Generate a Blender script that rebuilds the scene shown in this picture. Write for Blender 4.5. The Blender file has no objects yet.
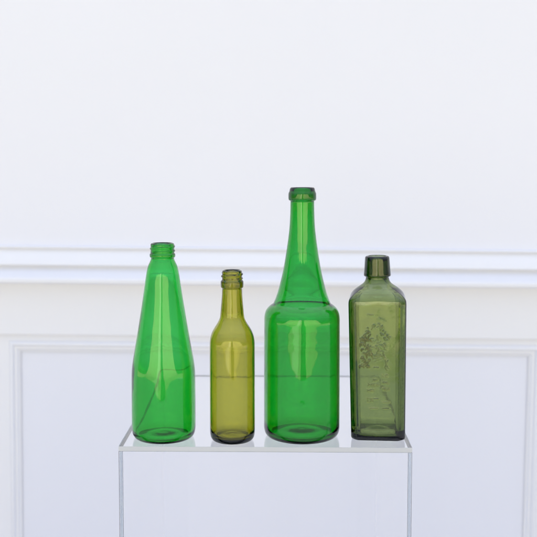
import bpy, bmesh, math, random
from mathutils import Vector, Matrix
random.seed(7)
R = math.radians
sc = bpy.context.scene
C = bpy.data.collections.new("place"); sc.collection.children.link(C)
TOP = 1.05                      # height of the display plinth
WALL_Y = 1.413                  # front plane of the panelled wall

# ------------------------------------------------------------ materials
def mat(name):
    m = bpy.data.materials.new(name); m.use_nodes = True
    nt = m.node_tree; nt.nodes.clear()
    out = nt.nodes.new("ShaderNodeOutputMaterial")
    return m, nt, out
def node(nt, t, **kw):
    n = nt.nodes.new(t)
    for k, v in kw.items(): setattr(n, k, v)
    return n
def noise(nt, scale, detail=3, rough=0.5, mapping=None):
    tc = node(nt, "ShaderNodeTexCoord")
    n = node(nt, "ShaderNodeTexNoise"); n.inputs["Scale"].default_value = scale
    n.inputs["Detail"].default_value = detail; n.inputs["Roughness"].default_value = rough
    if mapping:
        mp = node(nt, "ShaderNodeMapping"); mp.inputs["Scale"].default_value = mapping
        nt.links.new(tc.outputs["Object"], mp.inputs[0]); nt.links.new(mp.outputs[0], n.inputs["Vector"])
    else:
        nt.links.new(tc.outputs["Object"], n.inputs["Vector"])
    return n

def glass(name, sigma, ior=1.55, bump=0.0, bscale=40, mapping=None, rough=0.0, fine=0.0):
    """clear glass whose colour comes from absorption inside the wall thickness (sigma per metre)"""
    m, nt, out = mat(name)
    g = node(nt, "ShaderNodeBsdfPrincipled")
    g.inputs["Base Color"].default_value = (1, 1, 1, 1)
    g.inputs["Roughness"].default_value = rough
    g.inputs["IOR"].default_value = ior
    g.inputs["Transmission Weight"].default_value = 1
    nt.links.new(g.outputs[0], out.inputs["Surface"])
    d = max(sigma) * 1.02
    v = node(nt, "ShaderNodeVolumeAbsorption")
    v.inputs["Color"].default_value = tuple(1 - s / d for s in sigma) + (1,)
    v.inputs["Density"].default_value = d
    nt.links.new(v.outputs[0], out.inputs["Volume"])
    if bump:
        n = noise(nt, bscale, 2, 0.45, mapping)
        b = node(nt, "ShaderNodeBump"); b.inputs["Strength"].default_value = 1
        b.inputs["Distance"].default_value = bump
        nt.links.new(n.outputs["Fac"], b.inputs["Height"])
        last = b
        if fine:
            n2 = noise(nt, bscale * 6, 3, 0.6)
            b2 = node(nt, "ShaderNodeBump"); b2.inputs["Distance"].default_value = fine
            nt.links.new(n2.outputs["Fac"], b2.inputs["Height"]); nt.links.new(b.outputs[0], b2.inputs["Normal"])
            last = b2
        nt.links.new(last.outputs[0], g.inputs["Normal"])
    return m

M = {}
M['green_light'] = glass("clear_green_glass", (660, 98, 480), bump=0.0011, bscale=24, mapping=(1, 1, .6))
M['green'] = glass("bright_green_glass", (780, 124, 540), bump=0.0009, bscale=16, mapping=(.7, .7, 1.4))
M['olive'] = glass("olive_yellow_glass", (165, 168, 700), bump=0.0008, bscale=30, mapping=(1, 1, .6))
M['moss'] = glass("moss_green_glass", (176, 140, 290), bump=0.0009, bscale=26, mapping=(1, 1, .7), fine=0.00006)
def grime(m):
    # brown dirt lodged in the embossing
    nt = m.node_tree; p = nt.nodes['Principled BSDF']
    at = node(nt, "ShaderNodeAttribute"); at.attribute_name = 'stain'
    n = noise(nt, 260, 3, .6); mu = node(nt, "ShaderNodeMath", operation='MULTIPLY')
    mu2 = node(nt, "ShaderNodeMath", operation='MULTIPLY'); mu2.inputs[1].default_value = 2.0; mu2.use_clamp = True
    mx = node(nt, "ShaderNodeMix", data_type='RGBA')
    mx.inputs["A"].default_value = (1, 1, 1, 1); mx.inputs["B"].default_value = (.46, .29, .09, 1)
    nt.links.new(at.outputs['Fac'], mu.inputs[0]); nt.links.new(n.outputs['Fac'], mu.inputs[1])
    nt.links.new(mu.outputs[0], mu2.inputs[0]); nt.links.new(mu2.outputs[0], mx.inputs['Factor'])
    nt.links.new(mx.outputs['Result'], p.inputs['Base Color'])
grime(M['moss'])
M['acrylic_edge'] = glass("acrylic_cut_edge", (0.7, 0.5, 0.4), ior=1.49, bump=0.00005, bscale=60, rough=0.4)
_p = M['acrylic_edge'].node_tree.nodes['Principled BSDF']; _p.inputs['Transmission Weight'].default_value = 0.4; _p.inputs['Base Color'].default_value = (.82, .85, .93, 1)
M['acrylic'] = glass("clear_acrylic", (0.7, 0.5, 0.4), ior=1.49, bump=0.00003, bscale=9)

def paint(name, col, rough=0.42, b=0.0008):
    m, nt, out = mat(name)
    p = node(nt, "ShaderNodeBsdfPrincipled")
    n = noise(nt, 1.7, 4, 0.55)
    mx = node(nt, "ShaderNodeMix", data_type='RGBA')
    mx.inputs["A"].default_value = tuple(c * 0.975 for c in col) + (1,)
    mx.inputs["B"].default_value = tuple(min(1, c * 1.02) for c in col) + (1,)
    nt.links.new(n.outputs["Fac"], mx.inputs["Factor"]); nt.links.new(mx.outputs["Result"], p.inputs["Base Color"])
    p.inputs["Roughness"].default_value = rough
    n2 = noise(nt, 90, 4, 0.6); bp = node(nt, "ShaderNodeBump")
    bp.inputs["Strength"].default_value = 0.25; bp.inputs["Distance"].default_value = b
    nt.links.new(n2.outputs["Fac"], bp.inputs["Height"]); nt.links.new(bp.outputs[0], p.inputs["Normal"])
    nt.links.new(p.outputs[0], out.inputs[0])
    return m
M['wall'] = paint("white_wall_paint", (0.772, 0.795, 0.91))
M['trim'] = paint("white_trim_paint", (0.805, 0.82, 0.895), 0.35)

def ground_mat():
    """unseen sandy ground; pale path and turf added to shape reflections in the bottles"""
    m, nt, out = mat("yard_reflection_bands")
    p = node(nt, "ShaderNodeBsdfPrincipled"); p.inputs["Roughness"].default_value = 0.95
    n = noise(nt, 2.2, 6, 0.65); r = node(nt, "ShaderNodeValToRGB")
    e = r.color_ramp.elements
    e[0].position = 0.3; e[0].color = (0.44, 0.385, 0.22, 1); e[1].position = 0.7; e[1].color = (0.60, 0.53, 0.32, 1)
    nt.links.new(n.outputs["Fac"], r.inputs[0])
    tc = node(nt, "ShaderNodeTexCoord"); sx = node(nt, "ShaderNodeSeparateXYZ"); nt.links.new(tc.outputs["Object"], sx.inputs[0])
    wob = noise(nt, 1.1, 3, .6); off = node(nt, "ShaderNodeMath", operation='MULTIPLY_ADD')
    off.inputs[1].default_value = 0.5; nt.links.new(wob.outputs["Fac"], off.inputs[0]); nt.links.new(sx.outputs[0], off.inputs[2])
    x = node(nt, "ShaderNodeMapRange"); x.inputs["From Min"].default_value = -20; x.inputs["From Max"].default_value = 20
    nt.links.new(off.outputs[0], x.inputs[0])
    def f(v): return (v + .25 + 20) / 40
    z = node(nt, "ShaderNodeValToRGB"); z.color_ramp.interpolation = 'CONSTANT'      # 0 turf, .5 sand, 1 pale path; bands added for bottle reflections
    el = z.color_ramp.elements; el[0].position = 0; el[0].color = (0, 0, 0, 1)
    el[1].position = f(-14); el[1].color = (.5, .5, .5, 1)
    for v, c in ((-3.0, 1), (-1.2, .5), (-.55, 0), (.85, .5), (14, 0)):
        q = el.new(f(v)); q.color = (c, c, c, 1)
    nt.links.new(x.outputs[0], z.inputs[0])
    t = noise(nt, 5, 5, .7); tr = node(nt, "ShaderNodeValToRGB"); te = tr.color_ramp.elements
    te[0].position = .3; te[0].color = (.045, .07, .02, 1); te[1].position = .7; te[1].color = (.11, .14, .045, 1)
    nt.links.new(t.outputs["Fac"], tr.inputs[0])
    a_ = node(nt, "ShaderNodeMapRange"); a_.inputs["From Max"].default_value = .5; nt.links.new(z.outputs[0], a_.inputs[0])
    b_ = node(nt, "ShaderNodeMapRange"); b_.inputs["From Min"].default_value = .5; nt.links.new(z.outputs[0], b_.inputs[0])
    m1 = node(nt, "ShaderNodeMix", data_type='RGBA'); nt.links.new(a_.outputs[0], m1.inputs["Factor"])
    nt.links.new(tr.outputs[0], m1.inputs["A"]); nt.links.new(r.outputs[0], m1.inputs["B"])
    m2 = node(nt, "ShaderNodeMix", data_type='RGBA'); nt.links.new(b_.outputs[0], m2.inputs["Factor"])
    nt.links.new(m1.outputs["Result"], m2.inputs["A"]); m2.inputs["B"].default_value = (.80, .74, .52, 1)
    nt.links.new(m2.outputs["Result"], p.inputs["Base Color"]); nt.links.new(p.outputs[0], out.inputs[0])
    return m
M['ground'] = ground_mat()
def plain(name, col, rough):
    m, nt, out = mat(name); p = node(nt, "ShaderNodeBsdfPrincipled")
    n = noise(nt, 300, 3); mx = node(nt, "ShaderNodeMix", data_type='RGBA')
    mx.inputs["A"].default_value = tuple(c * .7 for c in col) + (1,); mx.inputs["B"].default_value = tuple(col) + (1,)
    nt.links.new(n.outputs["Fac"], mx.inputs["Factor"]); nt.links.new(mx.outputs["Result"], p.inputs["Base Color"])
    p.inputs["Roughness"].default_value = rough
    nt.links.new(p.outputs[0], out.inputs[0]); return m

# ------------------------------------------------------------ helpers
def obj(name, bm, m, parent=None, smooth=None):
    me = bpy.data.meshes.new(name); bm.normal_update(); bm.to_mesh(me); bm.free()
    o = bpy.data.objects.new(name, me); C.objects.link(o); me.materials.append(m)
    if parent: o.parent = parent
    if smooth is not None:
        me.polygons.foreach_set("use_smooth", [True] * len(me.polygons))
        if smooth < 180:
            me.set_sharp_from_angle(angle=R(smooth))
    return o
def thing(name, label, cat, loc=(0, 0, 0), rot=(0, 0, 0), group=None):
    o = bpy.data.objects.new(name, None); C.objects.link(o)
    o.location = loc; o.rotation_euler = rot; o['label'] = label; o['category'] = cat
    o.empty_display_size = 0.05
    if group: o['group'] = group
    return o
def box(bm, x0, x1, y0, y1, z0, z1, bev=0.0):
    vs = [bm.verts.new((x, y, z)) for z in (z0, z1) for y in (y0, y1) for x in (x0, x1)]
    fs = [bm.faces.new([vs[i] for i in q]) for q in ((0,2,3,1),(4,5,7,6),(0,1,5,4),(2,6,7,3),(0,4,6,2),(1,3,7,5))]
    if bev:
        es = {e for f in fs for e in f.edges}
        bmesh.ops.bevel(bm, geom=list(es), offset=bev, segments=2, profile=0.6, affect='EDGES')
def spline(pts, n, sharp=()):
    """Catmull-Rom through (z, r) points; indices in sharp are corners"""
    segs = []; idx = [0] + sorted(sharp) + [len(pts) - 1]
    out = []
    for a, b in zip(idx[:-1], idx[1:]):
        p = pts[a:b + 1]
        q = [p[0]] + p + [p[-1]]
        for i in range(1, len(q) - 2):
            p0, p1, p2, p3 = q[i-1], q[i], q[i+1], q[i+2]
            L = math.dist(p1, p2); k = max(2, int(L / n))
            for j in range(k):
                t = j / k
                d1 = tuple((p2[c] - p0[c]) for c in (0, 1)); d2 = tuple((p3[c] - p1[c]) for c in (0, 1))
                l1 = math.hypot(*d1) or 1; l2 = math.hypot(*d2) or 1
                m1 = [d / l1 * L for d in d1]; m2 = [d / l2 * L for d in d2]
                h = (2*t**3-3*t*t+1, t**3-2*t*t+t, -2*t**3+3*t*t, t**3-t*t)
                out.append(tuple(h[0]*p1[c]+h[1]*m1[c]+h[2]*p2[c]+h[3]*m2[c] for c in (0, 1)))
    out.append(pts[-1])
    return out
def lathe(bm, rings, disp=None, seg=160):
    """rings: list of (z, r) from the base centre outside, over the mouth, to the base centre inside"""
    prev = None
    for i, (z, r) in enumerate(rings):
        if r < 1e-6:
            cur = [bm.verts.new((0, 0, z))]
        else:
            cur = []
            for k in range(seg):
                a = 2 * math.pi * k / seg
                rr = r + (disp(i, z, r, a) if disp else 0)
                cur.append(bm.verts.new((rr * math.cos(a), rr * math.sin(a), z)))
        if prev is not None:
            if len(prev) == 1 and len(cur) > 1:
                for k in range(seg): bm.faces.new((prev[0], cur[(k+1) % seg], cur[k]))
            elif len(cur) == 1:
                for k in range(seg): bm.faces.new((prev[k], prev[(k+1) % seg], cur[0]))
            else:
                for k in range(seg): bm.faces.new((prev[k], prev[(k+1) % seg], cur[(k+1) % seg], cur[k]))
        prev = cur
mm = lambda L: [(z / 1000, r / 1000) for z, r in L]

def bottle(name, label, loc, rotz, outer, inner, material, sharp_o=(), sharp_i=(), thread=None, tilt=(0, 0), group=None):
    t = thing(name, label, 'bottle', loc, (tilt[0], tilt[1], rotz), group)
    po = spline(mm(outer), 0.0012, sharp_o); pi_ = spline(mm(inner), 0.0022, sharp_i)
    n_out = len(po)
    def disp(i, z, r, a):
        if thread and i < n_out:
            z0, z1, pitch, h = thread
            z0 /= 1000; z1 /= 1000; pitch /= 1000; h /= 1000
            w = min(1, max(0, (z - z0) / 0.0012)) * min(1, max(0, (z1 - z) / 0.0012))
            ph = ((z - z0) / pitch - a / (2 * math.pi)) % 1
            return h * w * max(0, math.cos((ph - .5) * 2 * math.pi)) ** 0.8 if w > 0 else 0
        return 0
    bm = bmesh.new(); lathe(bm, po + pi_, disp)
    return t, obj('glass_body', bm, material, t, 180)

# ------------------------------------------------------------ bottles
# 1: conical green bottle with screw finish
b1, _ = bottle('soda_bottle', 'cone shouldered bright green glass bottle with a threaded neck, left of the small olive bottle',
    (-0.133, 0.0436, TOP + 0.0004), 0.7,
    [(4.6, 0), (3.0, 20), (0.8, 29), (0, 33), (0.9, 36), (4, 38.6), (10, 40.0), (20, 40.3), (50, 40.3), (79, 40.1), (88, 39.6), (97.4, 38.4), (118, 34.9), (143, 30.6), (167.5, 26.6), (191.6, 22.9), (206.8, 20.7), (217, 18.6), (223, 16.0), (226, 14.7), (228.6, 14.3),
     (229.2, 15.6), (230.4, 16.0), (233, 15.9), (234.2, 14.9), (245, 14.7), (246.4, 13.9), (246.8, 12.8)],
    [(246.2, 11.6), (244, 11.2), (228, 11.2), (222, 13.2), (214, 16.8), (206, 18.4), (191, 20.4), (167, 24.1), (143, 28.1), (118, 32.4), (97, 35.9), (86, 36.8), (70, 37.0), (25, 37.0), (12, 36.8), (6.8, 35.4), (4.0, 31.5), (5.0, 22), (7.0, 10), (7.8, 0)],
    M['green_light'], (3, 20, 22), (), thread=(235, 245.2, 5.4, 1.25))
# 2: small olive wine bottle
b2, _ = bottle('wine_bottle', 'smallest bottle, olive yellow glass with a threaded neck, between the two bright green bottles',
    (-0.0453, 0.0312, TOP + 0.0004), 2.1,
    [(5, 0), (3.6, 12), (0.8, 20), (0, 22.6), (0.8, 24.9), (3.6, 27), (9, 28.1), (16, 28.3), (50, 28.3), (121, 28.2), (127.5, 27.7), (133, 26.4), (138, 24.4), (142, 22.2), (145.5, 19.9), (148.8, 17.9), (152.5, 16.1), (156, 15.1), (169.4, 13.8), (182, 12.8), (191.6, 12.4),
     (192.4, 13.6), (193.6, 14.1), (200.2, 14.1), (201.3, 13.2), (202.4, 12.5), (212, 12.3), (213.6, 11.6), (214, 10.6)],
    [(213.4, 9.6), (211, 9.4), (191, 9.5), (169, 10.8), (157, 12.2), (151, 14.2), (144, 18.2), (138, 22.0), (130, 24.8), (121, 25.7), (100, 25.9), (20, 25.9), (11.5, 25.3), (7, 23), (5.8, 18), (7.5, 10), (9, 0)],
    M['olive'], (3, 20, 25), (), thread=(202.6, 212.0, 5.6, 1.5))

# 3: tall green bottle
b3, _ = bottle('cider_bottle', 'tallest bottle, bright green glass with a long flared neck and rolled lip',
    (0.0425, 0.0507, TOP + 0.0004), 0.3,
    [(6, 0), (4.5, 24), (1, 37), (0, 40.8), (0.9, 44), (4.2, 46.8), (10, 48.2), (18, 48.3), (84, 48.2), (144, 48.0), (151, 47.9), (157, 47.0), (161.5, 45.2), (165, 42.3), (167.8, 39.0),
     (169.4, 36.5), (171.6, 35.5), (176, 33.6), (184, 30.9), (200.9, 26.5), (217.4, 23.0), (233.9, 20.3), (250.4, 17.9), (266.8, 16.1), (281.9, 15.3), (297.0, 15.0), (299.4, 15.2),
     (300.2, 16.9), (301.8, 17.5), (309, 17.4), (310.8, 16.5), (312.8, 16.0), (315.2, 15.4), (316.4, 14.2)],
    [(316.0, 12.2), (313, 11.2), (296, 11.4), (267, 12.9), (250, 14.8), (234, 17.3), (217, 20.0), (201, 23.4), (184, 27.8), (176, 30.9), (171, 33.0), (167.3, 34.6), (164.6, 37.2), (161.5, 40.6), (157.5, 43.4), (150, 44.9), (130, 45.0), (30, 45.1), (14.5, 44.9), (8, 43.2), (4.8, 39), (6.6, 26), (9.2, 10), (10, 0)],
    M['green'], (3, 15, 27), ())

# 4: square embossed flask
def flask():
    t = thing('embossed_flask', 'square moss green glass flask with embossed marks, right of the tallest bottle',
              'bottle', (0.1408, 0.0552, TOP + 0.0004), (0, R(-0.75), R(-7.0)))
    # strokes of the relief on the front face: (x mm from axis, z mm, length, angle deg, half width, height mm)
    S = []
    def arc(pts, w=0.7, h=0.55):
        for (x0, z0), (x1, z1) in zip(pts[:-1], pts[1:]): S.append((x0, z0, x1, z1, w, h))
    rnd = random.Random(23)
    def squiggle(cx, cz, size, w, h, lean=None):
        n = rnd.randint(3, 5); a = rnd.uniform(0, 6.28) if lean is None else lean + rnd.uniform(-.6, .6)
        p = [(cx, cz)]; turn = rnd.choice((-1, 1)) * rnd.uniform(.2, .9)
        for k in range(n):
            a += turn * rnd.uniform(.4, 1.4); st = size * rnd.uniform(.6, 1.1) / n
            p.append((p[-1][0] + st * math.cos(a), p[-1][1] + st * math.sin(a)))
        arc(p, w, h)
    path = [(-21, 125), (-17, 131), (-13, 136), (-9, 141), (-4, 144.5), (2, 145.5), (6, 142), (10, 138), (13, 133), (14.5, 129)]
    for (ax, az), (bx, bz) in zip(path[:-1], path[1:]):          # scrolled arch of the crest
        for k in range(3):
            t_ = rnd.random(); squiggle(ax + (bx - ax) * t_ + rnd.gauss(0, .9), az + (bz - az) * t_ + rnd.gauss(0, 1.1), rnd.uniform(3, 6), rnd.uniform(.45, .95), rnd.uniform(.35, .75), math.atan2(bz - az, bx - ax))
    for cx, cz in ((4, 136.5), (6, 135.5), (10, 131), (12, 129), (13.5, 132)): squiggle(cx, cz, 3.5, 1.0, .8)
    for k in range(46):                                           # dense figure on the left
        squiggle(-15.5 + rnd.gauss(0, 3.6), 112 + rnd.uniform(-19, 18), rnd.uniform(4, 9), rnd.uniform(.5, 1.1), rnd.uniform(.4, .85), 1.6)
    for k in range(34):                                           # shallower scrolls in the middle
        squiggle(-1 + rnd.gauss(0, 5.5), 114 + rnd.uniform(-13, 15), rnd.uniform(4, 9), rnd.uniform(.5, .9), rnd.uniform(.35, .7))
    arc([(9, 104), (11, 98), (9, 94), (12, 90)], .8, .6); arc([(13, 103), (10.5, 97), (13.5, 93)], .7, .55)
    # rows of worn raised marks below
    def glyphs(x0, x1, z, hgt=2.6, w=.5, h=.5, n=3):
        step = (x1 - x0) / n
        for k in range(n):
            a = x0 + k * step + .3; b = a + step * .62; q = random.randint(0, 3)
            if q == 0: arc([(a, z), (a, z + hgt), (b, z), (b, z + hgt)], w, h)
            elif q == 1: arc([(b, z), (a, z), (a, z + hgt), (b, z + hgt)], w, h)
            elif q == 2: arc([(a, z + hgt), (a, z), (b, z)], w, h)
            else: arc([(a, z), (a, z + hgt), (b, z + hgt * .5), (a, z + hgt * .5)], w, h)
    glyphs(5, 14, 81.5, 3, n=2); glyphs(-5, 2, 93, .8, w=.6, n=2)
    glyphs(5, 14.5, 73, 2.4, n=3); glyphs(6, 14.5, 65, 2.6, n=3)
    glyphs(-6, 2, 76.5, 2.4, n=2); glyphs(-12, 2, 70, 3, n=4); glyphs(-13, -4, 63, 2.6, n=3)
    glyphs(-13, -5, 50, 4.5, n=2); arc([(-5, 54), (1, 54)], .7, .7); arc([(6, 50), (15, 50)], .5, .5)
    arc([(-10, 42), (0, 42)], .5, .5); arc([(6, 42), (14, 42)], .6, .6)
    arc([(-12, 160), (-4, 159)], .6, .35); arc([(2, 156), (9, 153)], .7, .4)
    grid = {}
    for s in S:
        for gx in range(int(min(s[0], s[2]) - 3) // 4, int(max(s[0], s[2]) + 3) // 4 + 1):
            for gz in range(int(min(s[1], s[3]) - 3) // 4, int(max(s[1], s[3]) + 3) // 4 + 1):
                grid.setdefault((gx, gz), []).append(s)
    def relief(x, z):
        best = 0
        for (x0, z0, x1, z1, w, h) in grid.get((int(x // 4), int(z // 4)), ()):
            dx, dz = x1 - x0, z1 - z0; L = dx * dx + dz * dz or 1
            u = max(0, min(1, ((x - x0) * dx + (z - z0) * dz) / L))
            d = math.hypot(x - x0 - u * dx, z - z0 - u * dz)
            v = 2.5 * h * math.exp(-(d / (w * .85)) ** 2)
            best = max(best, v)
        return best / 1000
    # section of the square body: half width a, corner chamfer c, blended towards a circle by k
    NS, NC = 84, 10          # points along a flat side, along a corner
    def section(a, c, k, r):
        pts = []
        for s in range(4):
            rot = s * math.pi / 2
            cs, sn = math.cos(rot), math.sin(rot)
            loc = []
            for j in range(NS):                      # front side runs -x to +x at y=-a
                x = -(a - c) + 2 * (a - c) * j / NS; loc.append((x, -a))
            for j in range(NC):                      # slightly bowed chamfer
                u = j / NC; x = (a - c) + c * u; y = -a + c * u; b = math.sin(math.pi * u) * c * 0.12
                loc.append((x + b * .7, y - b * .7))
            for x, y in loc:
                X, Y = x * cs - y * sn, x * sn + y * cs
                an = math.atan2(Y, X)
                # equal spread of angle for the round part
                pts.append((X, Y, an))
        out = []
        for X, Y, an in pts:
            cx, cy = r * math.cos(an), r * math.sin(an)
            out.append((X + (cx - X) * k, Y + (cy - Y) * k))
        return out
    bm = bmesh.new(); prev = None
    stain = bm.verts.layers.float.new('stain')
    def ring(pts, z, rel=False, rag=0.0):
        cur = []
        for i, (x, y) in enumerate(pts):
            yy = y; q = 0
            if rel and i < NS and 38 < z * 1000 < 164:
                q = relief(x * 1000, z * 1000); yy = y - q
            zz = z(i) if callable(z) else z
            v = bm.verts.new((x, yy, zz)); cur.append(v)
            if q: v[stain] = min(1, q * 1200) * (1 if x < -.006 and z > .088 else .55)
        return cur
    def bridge(a, b):
        n = len(a)
        if len(a) == 1:
            for k in range(len(b)): bm.faces.new((a[0], b[(k+1) % len(b)], b[k]))
        elif len(b) == 1:
            for k in range(n): bm.faces.new((a[k], a[(k+1) % n], b[0]))
        else:
            for k in range(n): bm.faces.new((a[k], a[(k+1) % n], b[(k+1) % n], b[k]))
    rows = []   # (z, a, c, k, r, relief)
    def sm(t): return t * t * (3 - 2 * t)
    for z, r in ((5.4, 4), (4.4, 10), (2.8, 16), (1.2, 21)): rows.append((z, .001, .0001, 1, r / 1000, 0))
    rows += [(0.3, .029, .007, .35, .027, 0), (0, .0305, .0075, .1, .031, 0), (0.5, .0322, .0076, 0, .033, 0), (1.8, .0332, .0076, 0, .033, 0), (4, .0337, .0076, 0, .033, 0)]
    z = 5.0
    while z < 172:
        f = (z - 5) / 167
        rows.append((z, .0337 + .0021 * f, .0078, 0, .033, 1)); z += 0.8
    # shoulder silhouette (z, half width)
    sh = spline(mm([(172, 35.8), (175.5, 35.5), (179, 34.6), (182.5, 32.9), (186, 30.0), (189.5, 25.8), (192.5, 21.2), (195, 17.8), (197.5, 15.9), (200, 14.9), (203, 14.5)]), 0.0009)
    for zz, w in sh:
        t_ = min(1, max(0, (zz - .1755) / (.1925 - .1755))); k = sm(t_)
        rows.append((zz * 1000, w, .0078 * (1 - k) + w * .29 * k, k, w, 0))
    for zz, w in spline(mm([(203.4, 15.2), (204.2, 16.8), (206, 17.1), (215, 16.3), (225, 15.6), (228.0, 15.2), (229.2, 14.2)]), 0.0012):
        rows.append((zz * 1000, w, w * .29, 1, w, 0))
    for zz, w in mm([(229.6, 12.8), (229.2, 11.2), (227.6, 10.2), (220, 7.6), (206, 7.4), (199, 9.0), (194, 12.5), (190, 17.5)]):
        rows.append((zz * 1000, w, w * .29, 1, w, 0))
    for zz, w, k in ((187, 23, .8), (184, 27, .5), (180, 30, .22), (175, 31.4, .05), (168, 31.4, 0), (140, 31.0, 0), (100, 30.5, 0), (60, 30.0, 0), (26, 29.6, 0), (14, 29.4, 0), (6.5, 28, .05), (4.6, 25, .3)):
        rows.append((zz, w / 1000, .0085 * w / 32, k, w / 1000, 0))
    for z, r in ((4.6, 20), (6.5, 13), (8.5, 7)): rows.append((z, .001, .0001, 1, r / 1000, 0))
    prev = [bm.verts.new((0, 0, .0057))]
    for (z, a, c, k, r, rel) in rows:
        cur = ring(section(a, c, k, r), z / 1000, bool(rel)); bridge(prev, cur); prev = cur
    bridge(prev, [bm.verts.new((0, 0, .0095))])
    obj('glass_body', bm, M['moss'], t, 180)
flask()

# ------------------------------------------------------------ clear acrylic plinth
pl = thing('display_plinth', 'tall clear acrylic box plinth with polished edges, carrying the four bottles', 'plinth',
           (-0.0043, 0, 0.03), (0, 0, R(-0.9)))
W2, DEP, TH, TS = 0.180, 0.385, 0.006, 0.0045
PT = TOP - 0.03     # plinth height above the bounce slab
def panel(name, *a):
    bm = bmesh.new(); box(bm, *a, bev=0.0003); o = obj(name, bm, M['acrylic'], pl)
    if name == 'top_panel':
        o.data.materials.append(M['acrylic_edge'])
        for f in o.data.polygons:
            if f.area < 0.012: f.material_index = 1      # saw-cut edges and their arrises
    return o
panel('top_panel', -W2, W2, 0, DEP, PT - TH, PT)
zt = PT - TH - 0.0003
panel('front_panel', -W2, W2, 0.0004, TH, 0.0005, zt)
panel('back_panel', -W2, W2, DEP - TH, DEP - 0.0004, 0.0005, zt)
panel('side_panel', -W2 + .0003, -W2 + TS, TH + .0002, DEP - TH - .0002, 0.0005, zt)
panel('side_panel', W2 - TS, W2 - .0003, TH + .0002, DEP - TH - .0002, 0.0005, zt)

# ------------------------------------------------------------ panelled wall
wl = thing('panelled_wall', 'white painted wall with a moulded chair rail above framed wainscot panels, behind the plinth', 'wall',
           (0, WALL_Y, 0), (0, R(0.54), 0))
XW, H = 7.0, 3.6
bm = bmesh.new(); box(bm, -XW, XW, 0.006, 0.30, -0.1, H); obj('wall_body', bm, M['wall'], wl)
bm = bmesh.new(); box(bm, -XW, XW, 0.0, 0.0058, 1.1686, H); obj('plaster_face', bm, M['wall'], wl)
x0, x1, zt_, zb = -0.7325, 0.7506, 0.9030, 0.17
pitch = x1 - x0 + 0.085
cols = [k for k in range(-4, 5)]
bm = bmesh.new()
box(bm, -XW, XW, -0.011, 0.0058, 0.9215, 1.0700, 0.003)       # frieze board
box(bm, -XW, XW, 0.0, 0.0058, zt_, 0.9212)                       # top rail
box(bm, -XW, XW, 0.0, 0.0058, 0.0, zb)                          # bottom rail
edges = []
for k in cols:
    a, b = x0 + k * pitch, x1 + k * pitch
    edges.append((a, b))
xs = [-XW] + [v for e in edges for v in e] + [XW]
for i in range(0, len(xs), 2):
    box(bm, xs[i], xs[i+1], 0.0, 0.0058, zb + .0001, zt_ - .0001)
obj('wainscot_frame', bm, M['trim'], wl)
mp = [(0, 0), (0.0010, .003), (0.0035, .008), (0.0065, .0125), (0.0090, .0145), (0.0110, .0140), (0.0122, .0110), (0.0135, .0060), (0.0150, .0035), (0.0185, .0030), (0.0200, .0045), (0.0220, .0042), (0.0235, .0010), (0.0255, -.0030), (0.0275, -.0050), (0.0310, -.0058)]
first = None
for a, b in edges:
    bm = bmesh.new(); loops = []
    for s, p in mp:
        loops.append([bm.verts.new(v) for v in ((a + s, -p * .55 - .0002, zb + s), (b - s, -p * .55 - .0002, zb + s), (b - s, -p * .55 - .0002, zt_ - s), (a + s, -p * .55 - .0002, zt_ - s))])
    for u, v in zip(loops[:-1], loops[1:]):
        for k in range(4): bm.faces.new((u[k], u[(k+1) % 4], v[(k+1) % 4], v[k]))
    obj('panel_moulding', bm, M['trim'], wl, 35)
def strip(name, prof, m):
    bm = bmesh.new(); A = [bm.verts.new((-XW, -p, z)) for z, p in prof]; B = [bm.verts.new((XW, -p, z)) for z, p in prof]
    for k in range(len(prof) - 1): bm.faces.new((A[k], B[k], B[k+1], A[k+1]))
    bm.faces.new(A[::-1]); bm.faces.new(B)
    bmesh.ops.recalc_face_normals(bm, faces=bm.faces)
    return obj(name, bm, m, wl, 28)
strip('chair_rail', [(1.0702, -.0055), (1.0702, .050), (1.0714, .0545), (1.0745, .057), (1.082, .0575), (1.0865, .0550), (1.092, .046), (1.099, .033), (1.106, .0215), (1.112, .0155), (1.1150, .0145), (1.1165, .0250),
      (1.1185, .0300), (1.1215, .0310), (1.131, .0270), (1.148, .0160), (1.1590, .0085), (1.1615, .0070), (1.1622, .0070), (1.1635, .0130), (1.1655, .0160), (1.1680, .0160), (1.1695, .0125), (1.1705, -.0002), (1.1684, -.0004), (1.1684, -.0055)], M['trim'])
strip('baseboard', [(0, 0.0002), (0, .016), (.10, .016), (.115, .012), (.125, .006), (.13, .0002)], M['trim'])
strip('wall_cap', [(H + .0005, -.30), (H + .0005, .03), (H + .04, .03), (H + .05, .02), (H + .05, -.30)], M['trim'])

# ------------------------------------------------------------ ground
def ground_h(x, y):
    # unseen bank added beyond the yard for the bottles to reflect
    t = min(1, max(0, (-y - 8.0) / 9.0)); t = t * t * (3 - 2 * t)
    u = min(1, max(0, (18 - abs(x)) / 5.0)); u = u * u * (3 - 2 * u)
    back = 1 if y > -30 else max(0, 1 - (-y - 30) / 30)
    return 5.2 * t * u * back + 0.12 * t * math.sin(x * 1.3) * math.sin(y * .9)
gx = [-300, -120, -50, -25] + [-18 + k for k in range(37)] + [25, 50, 120, 300]
gy = [-300, -120, -70, -50, -40, -32] + [-28 + k for k in range(27)] + [4, 10, 30, 100, 300]
bm = bmesh.new(); G = [[bm.verts.new((x, y, ground_h(x, y))) for x in gx] for y in gy]
for j in range(len(gy) - 1):
    for i in range(len(gx) - 1): bm.faces.new((G[j][i], G[j][i+1], G[j+1][i+1], G[j+1][i]))
g = obj('ground', bm, M['ground'], None, 180); g['kind'] = 'structure'
M['bounce_slab'] = plain("pale_bounce_slab", (0.78, 0.745, 0.74), 0.8)
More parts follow.
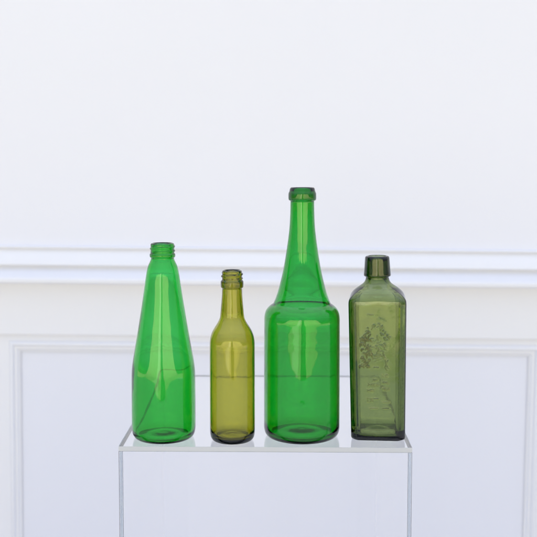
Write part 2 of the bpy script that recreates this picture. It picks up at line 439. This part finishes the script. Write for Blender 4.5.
bm = bmesh.new(); box(bm, -7, 7, -4.4, WALL_Y - .02, -0.02, 0.03)  # unseen pale slab, added to bounce light onto the lower wall
pt = obj('bounce_slab', bm, M['bounce_slab']); pt['kind'] = 'structure'

# ------------------------------------------------------------ light
SUN_EL, SUN_AZ = R(31), R(8)     # sun stands behind the wall; azimuth from +Y towards +X
w = bpy.data.worlds.new("World"); sc.world = w; w.use_nodes = True
nt = w.node_tree; bg = nt.nodes["Background"]
sky = nt.nodes.new("ShaderNodeTexSky"); sky.sky_type = 'NISHITA'; sky.sun_disc = False
sky.sun_elevation = SUN_EL; sky.sun_rotation = SUN_AZ
sky.air_density = 1.0; sky.dust_density = 5.5; sky.ozone_density = 1.8
# bluish cloud veil added over the sky for top light: brightest overhead, uneven
tcw = nt.nodes.new("ShaderNodeTexCoord"); sxw = nt.nodes.new("ShaderNodeSeparateXYZ"); nt.links.new(tcw.outputs["Generated"], sxw.inputs[0])
mrw = nt.nodes.new("ShaderNodeMapRange"); mrw.inputs["From Min"].default_value = 0; mrw.inputs["To Min"].default_value = 0.8; mrw.inputs["To Max"].default_value = 3.7
nt.links.new(sxw.outputs[2], mrw.inputs[0])
vm = nt.nodes.new("ShaderNodeVectorMath"); vm.operation = 'SCALE'; vm.inputs[0].default_value = (0.88, 0.955, 1.14); nt.links.new(mrw.outputs[0], vm.inputs["Scale"])
nzw = nt.nodes.new("ShaderNodeTexNoise"); nzw.inputs["Scale"].default_value = 2.6; nzw.inputs["Detail"].default_value = 5; nt.links.new(tcw.outputs["Generated"], nzw.inputs["Vector"])
mfw = nt.nodes.new("ShaderNodeMapRange"); mfw.inputs["From Min"].default_value = .35; mfw.inputs["From Max"].default_value = .65; mfw.inputs["To Min"].default_value = .7; mfw.inputs["To Max"].default_value = .95
nt.links.new(nzw.outputs["Fac"], mfw.inputs[0])
mxw = nt.nodes.new("ShaderNodeMix"); mxw.data_type = 'RGBA'; nt.links.new(mfw.outputs[0], mxw.inputs["Factor"])
nt.links.new(sky.outputs[0], mxw.inputs["A"]); nt.links.new(vm.outputs[0], mxw.inputs["B"])
nt.links.new(mxw.outputs["Result"], bg.inputs[0]); bg.inputs[1].default_value = 0.15
sl = bpy.data.lights.new("sun", 'SUN'); sl.energy = 5.0; sl.angle = R(0.53); sl.color = (1, 0.975, 0.93)
so = bpy.data.objects.new("sun", sl); C.objects.link(so)
d = Vector((math.sin(SUN_AZ) * math.cos(SUN_EL), math.cos(SUN_AZ) * math.cos(SUN_EL), math.sin(SUN_EL)))
so.rotation_euler = d.to_track_quat('Z', 'Y').to_euler(); so.location = (0, 6, 8)

# ------------------------------------------------------------ camera
cd = bpy.data.cameras.new("camera"); cam = bpy.data.objects.new("camera", cd); C.objects.link(cam)
cam.location = (0, -1.087, 1.3913); cam.rotation_euler = (R(90 - 4), 0, 0)
cd.sensor_width = 36; cd.lens = 36 * 905 / 537; cd.shift_y = -37.5 / 537
cd.clip_start = 0.05; cd.clip_end = 1000
cd.dof.use_dof = True; cd.dof.focus_distance = 1.13; cd.dof.aperture_fstop = 9
sc.camera = cam
sc.view_settings.view_transform = 'Standard'; sc.view_settings.look = 'None'
sc.view_settings.exposure = 1.53; sc.view_settings.gamma = 1
sc.render.engine = 'CYCLES'
cy = sc.cycles
cy.max_bounces = 28; cy.transmission_bounces = 26; cy.glossy_bounces = 12; cy.diffuse_bounces = 4; cy.volume_bounces = 2
cy.transparent_max_bounces = 16; cy.caustics_refractive = True; cy.caustics_reflective = True
cy.sample_clamp_indirect = 6; cy.use_denoising = True
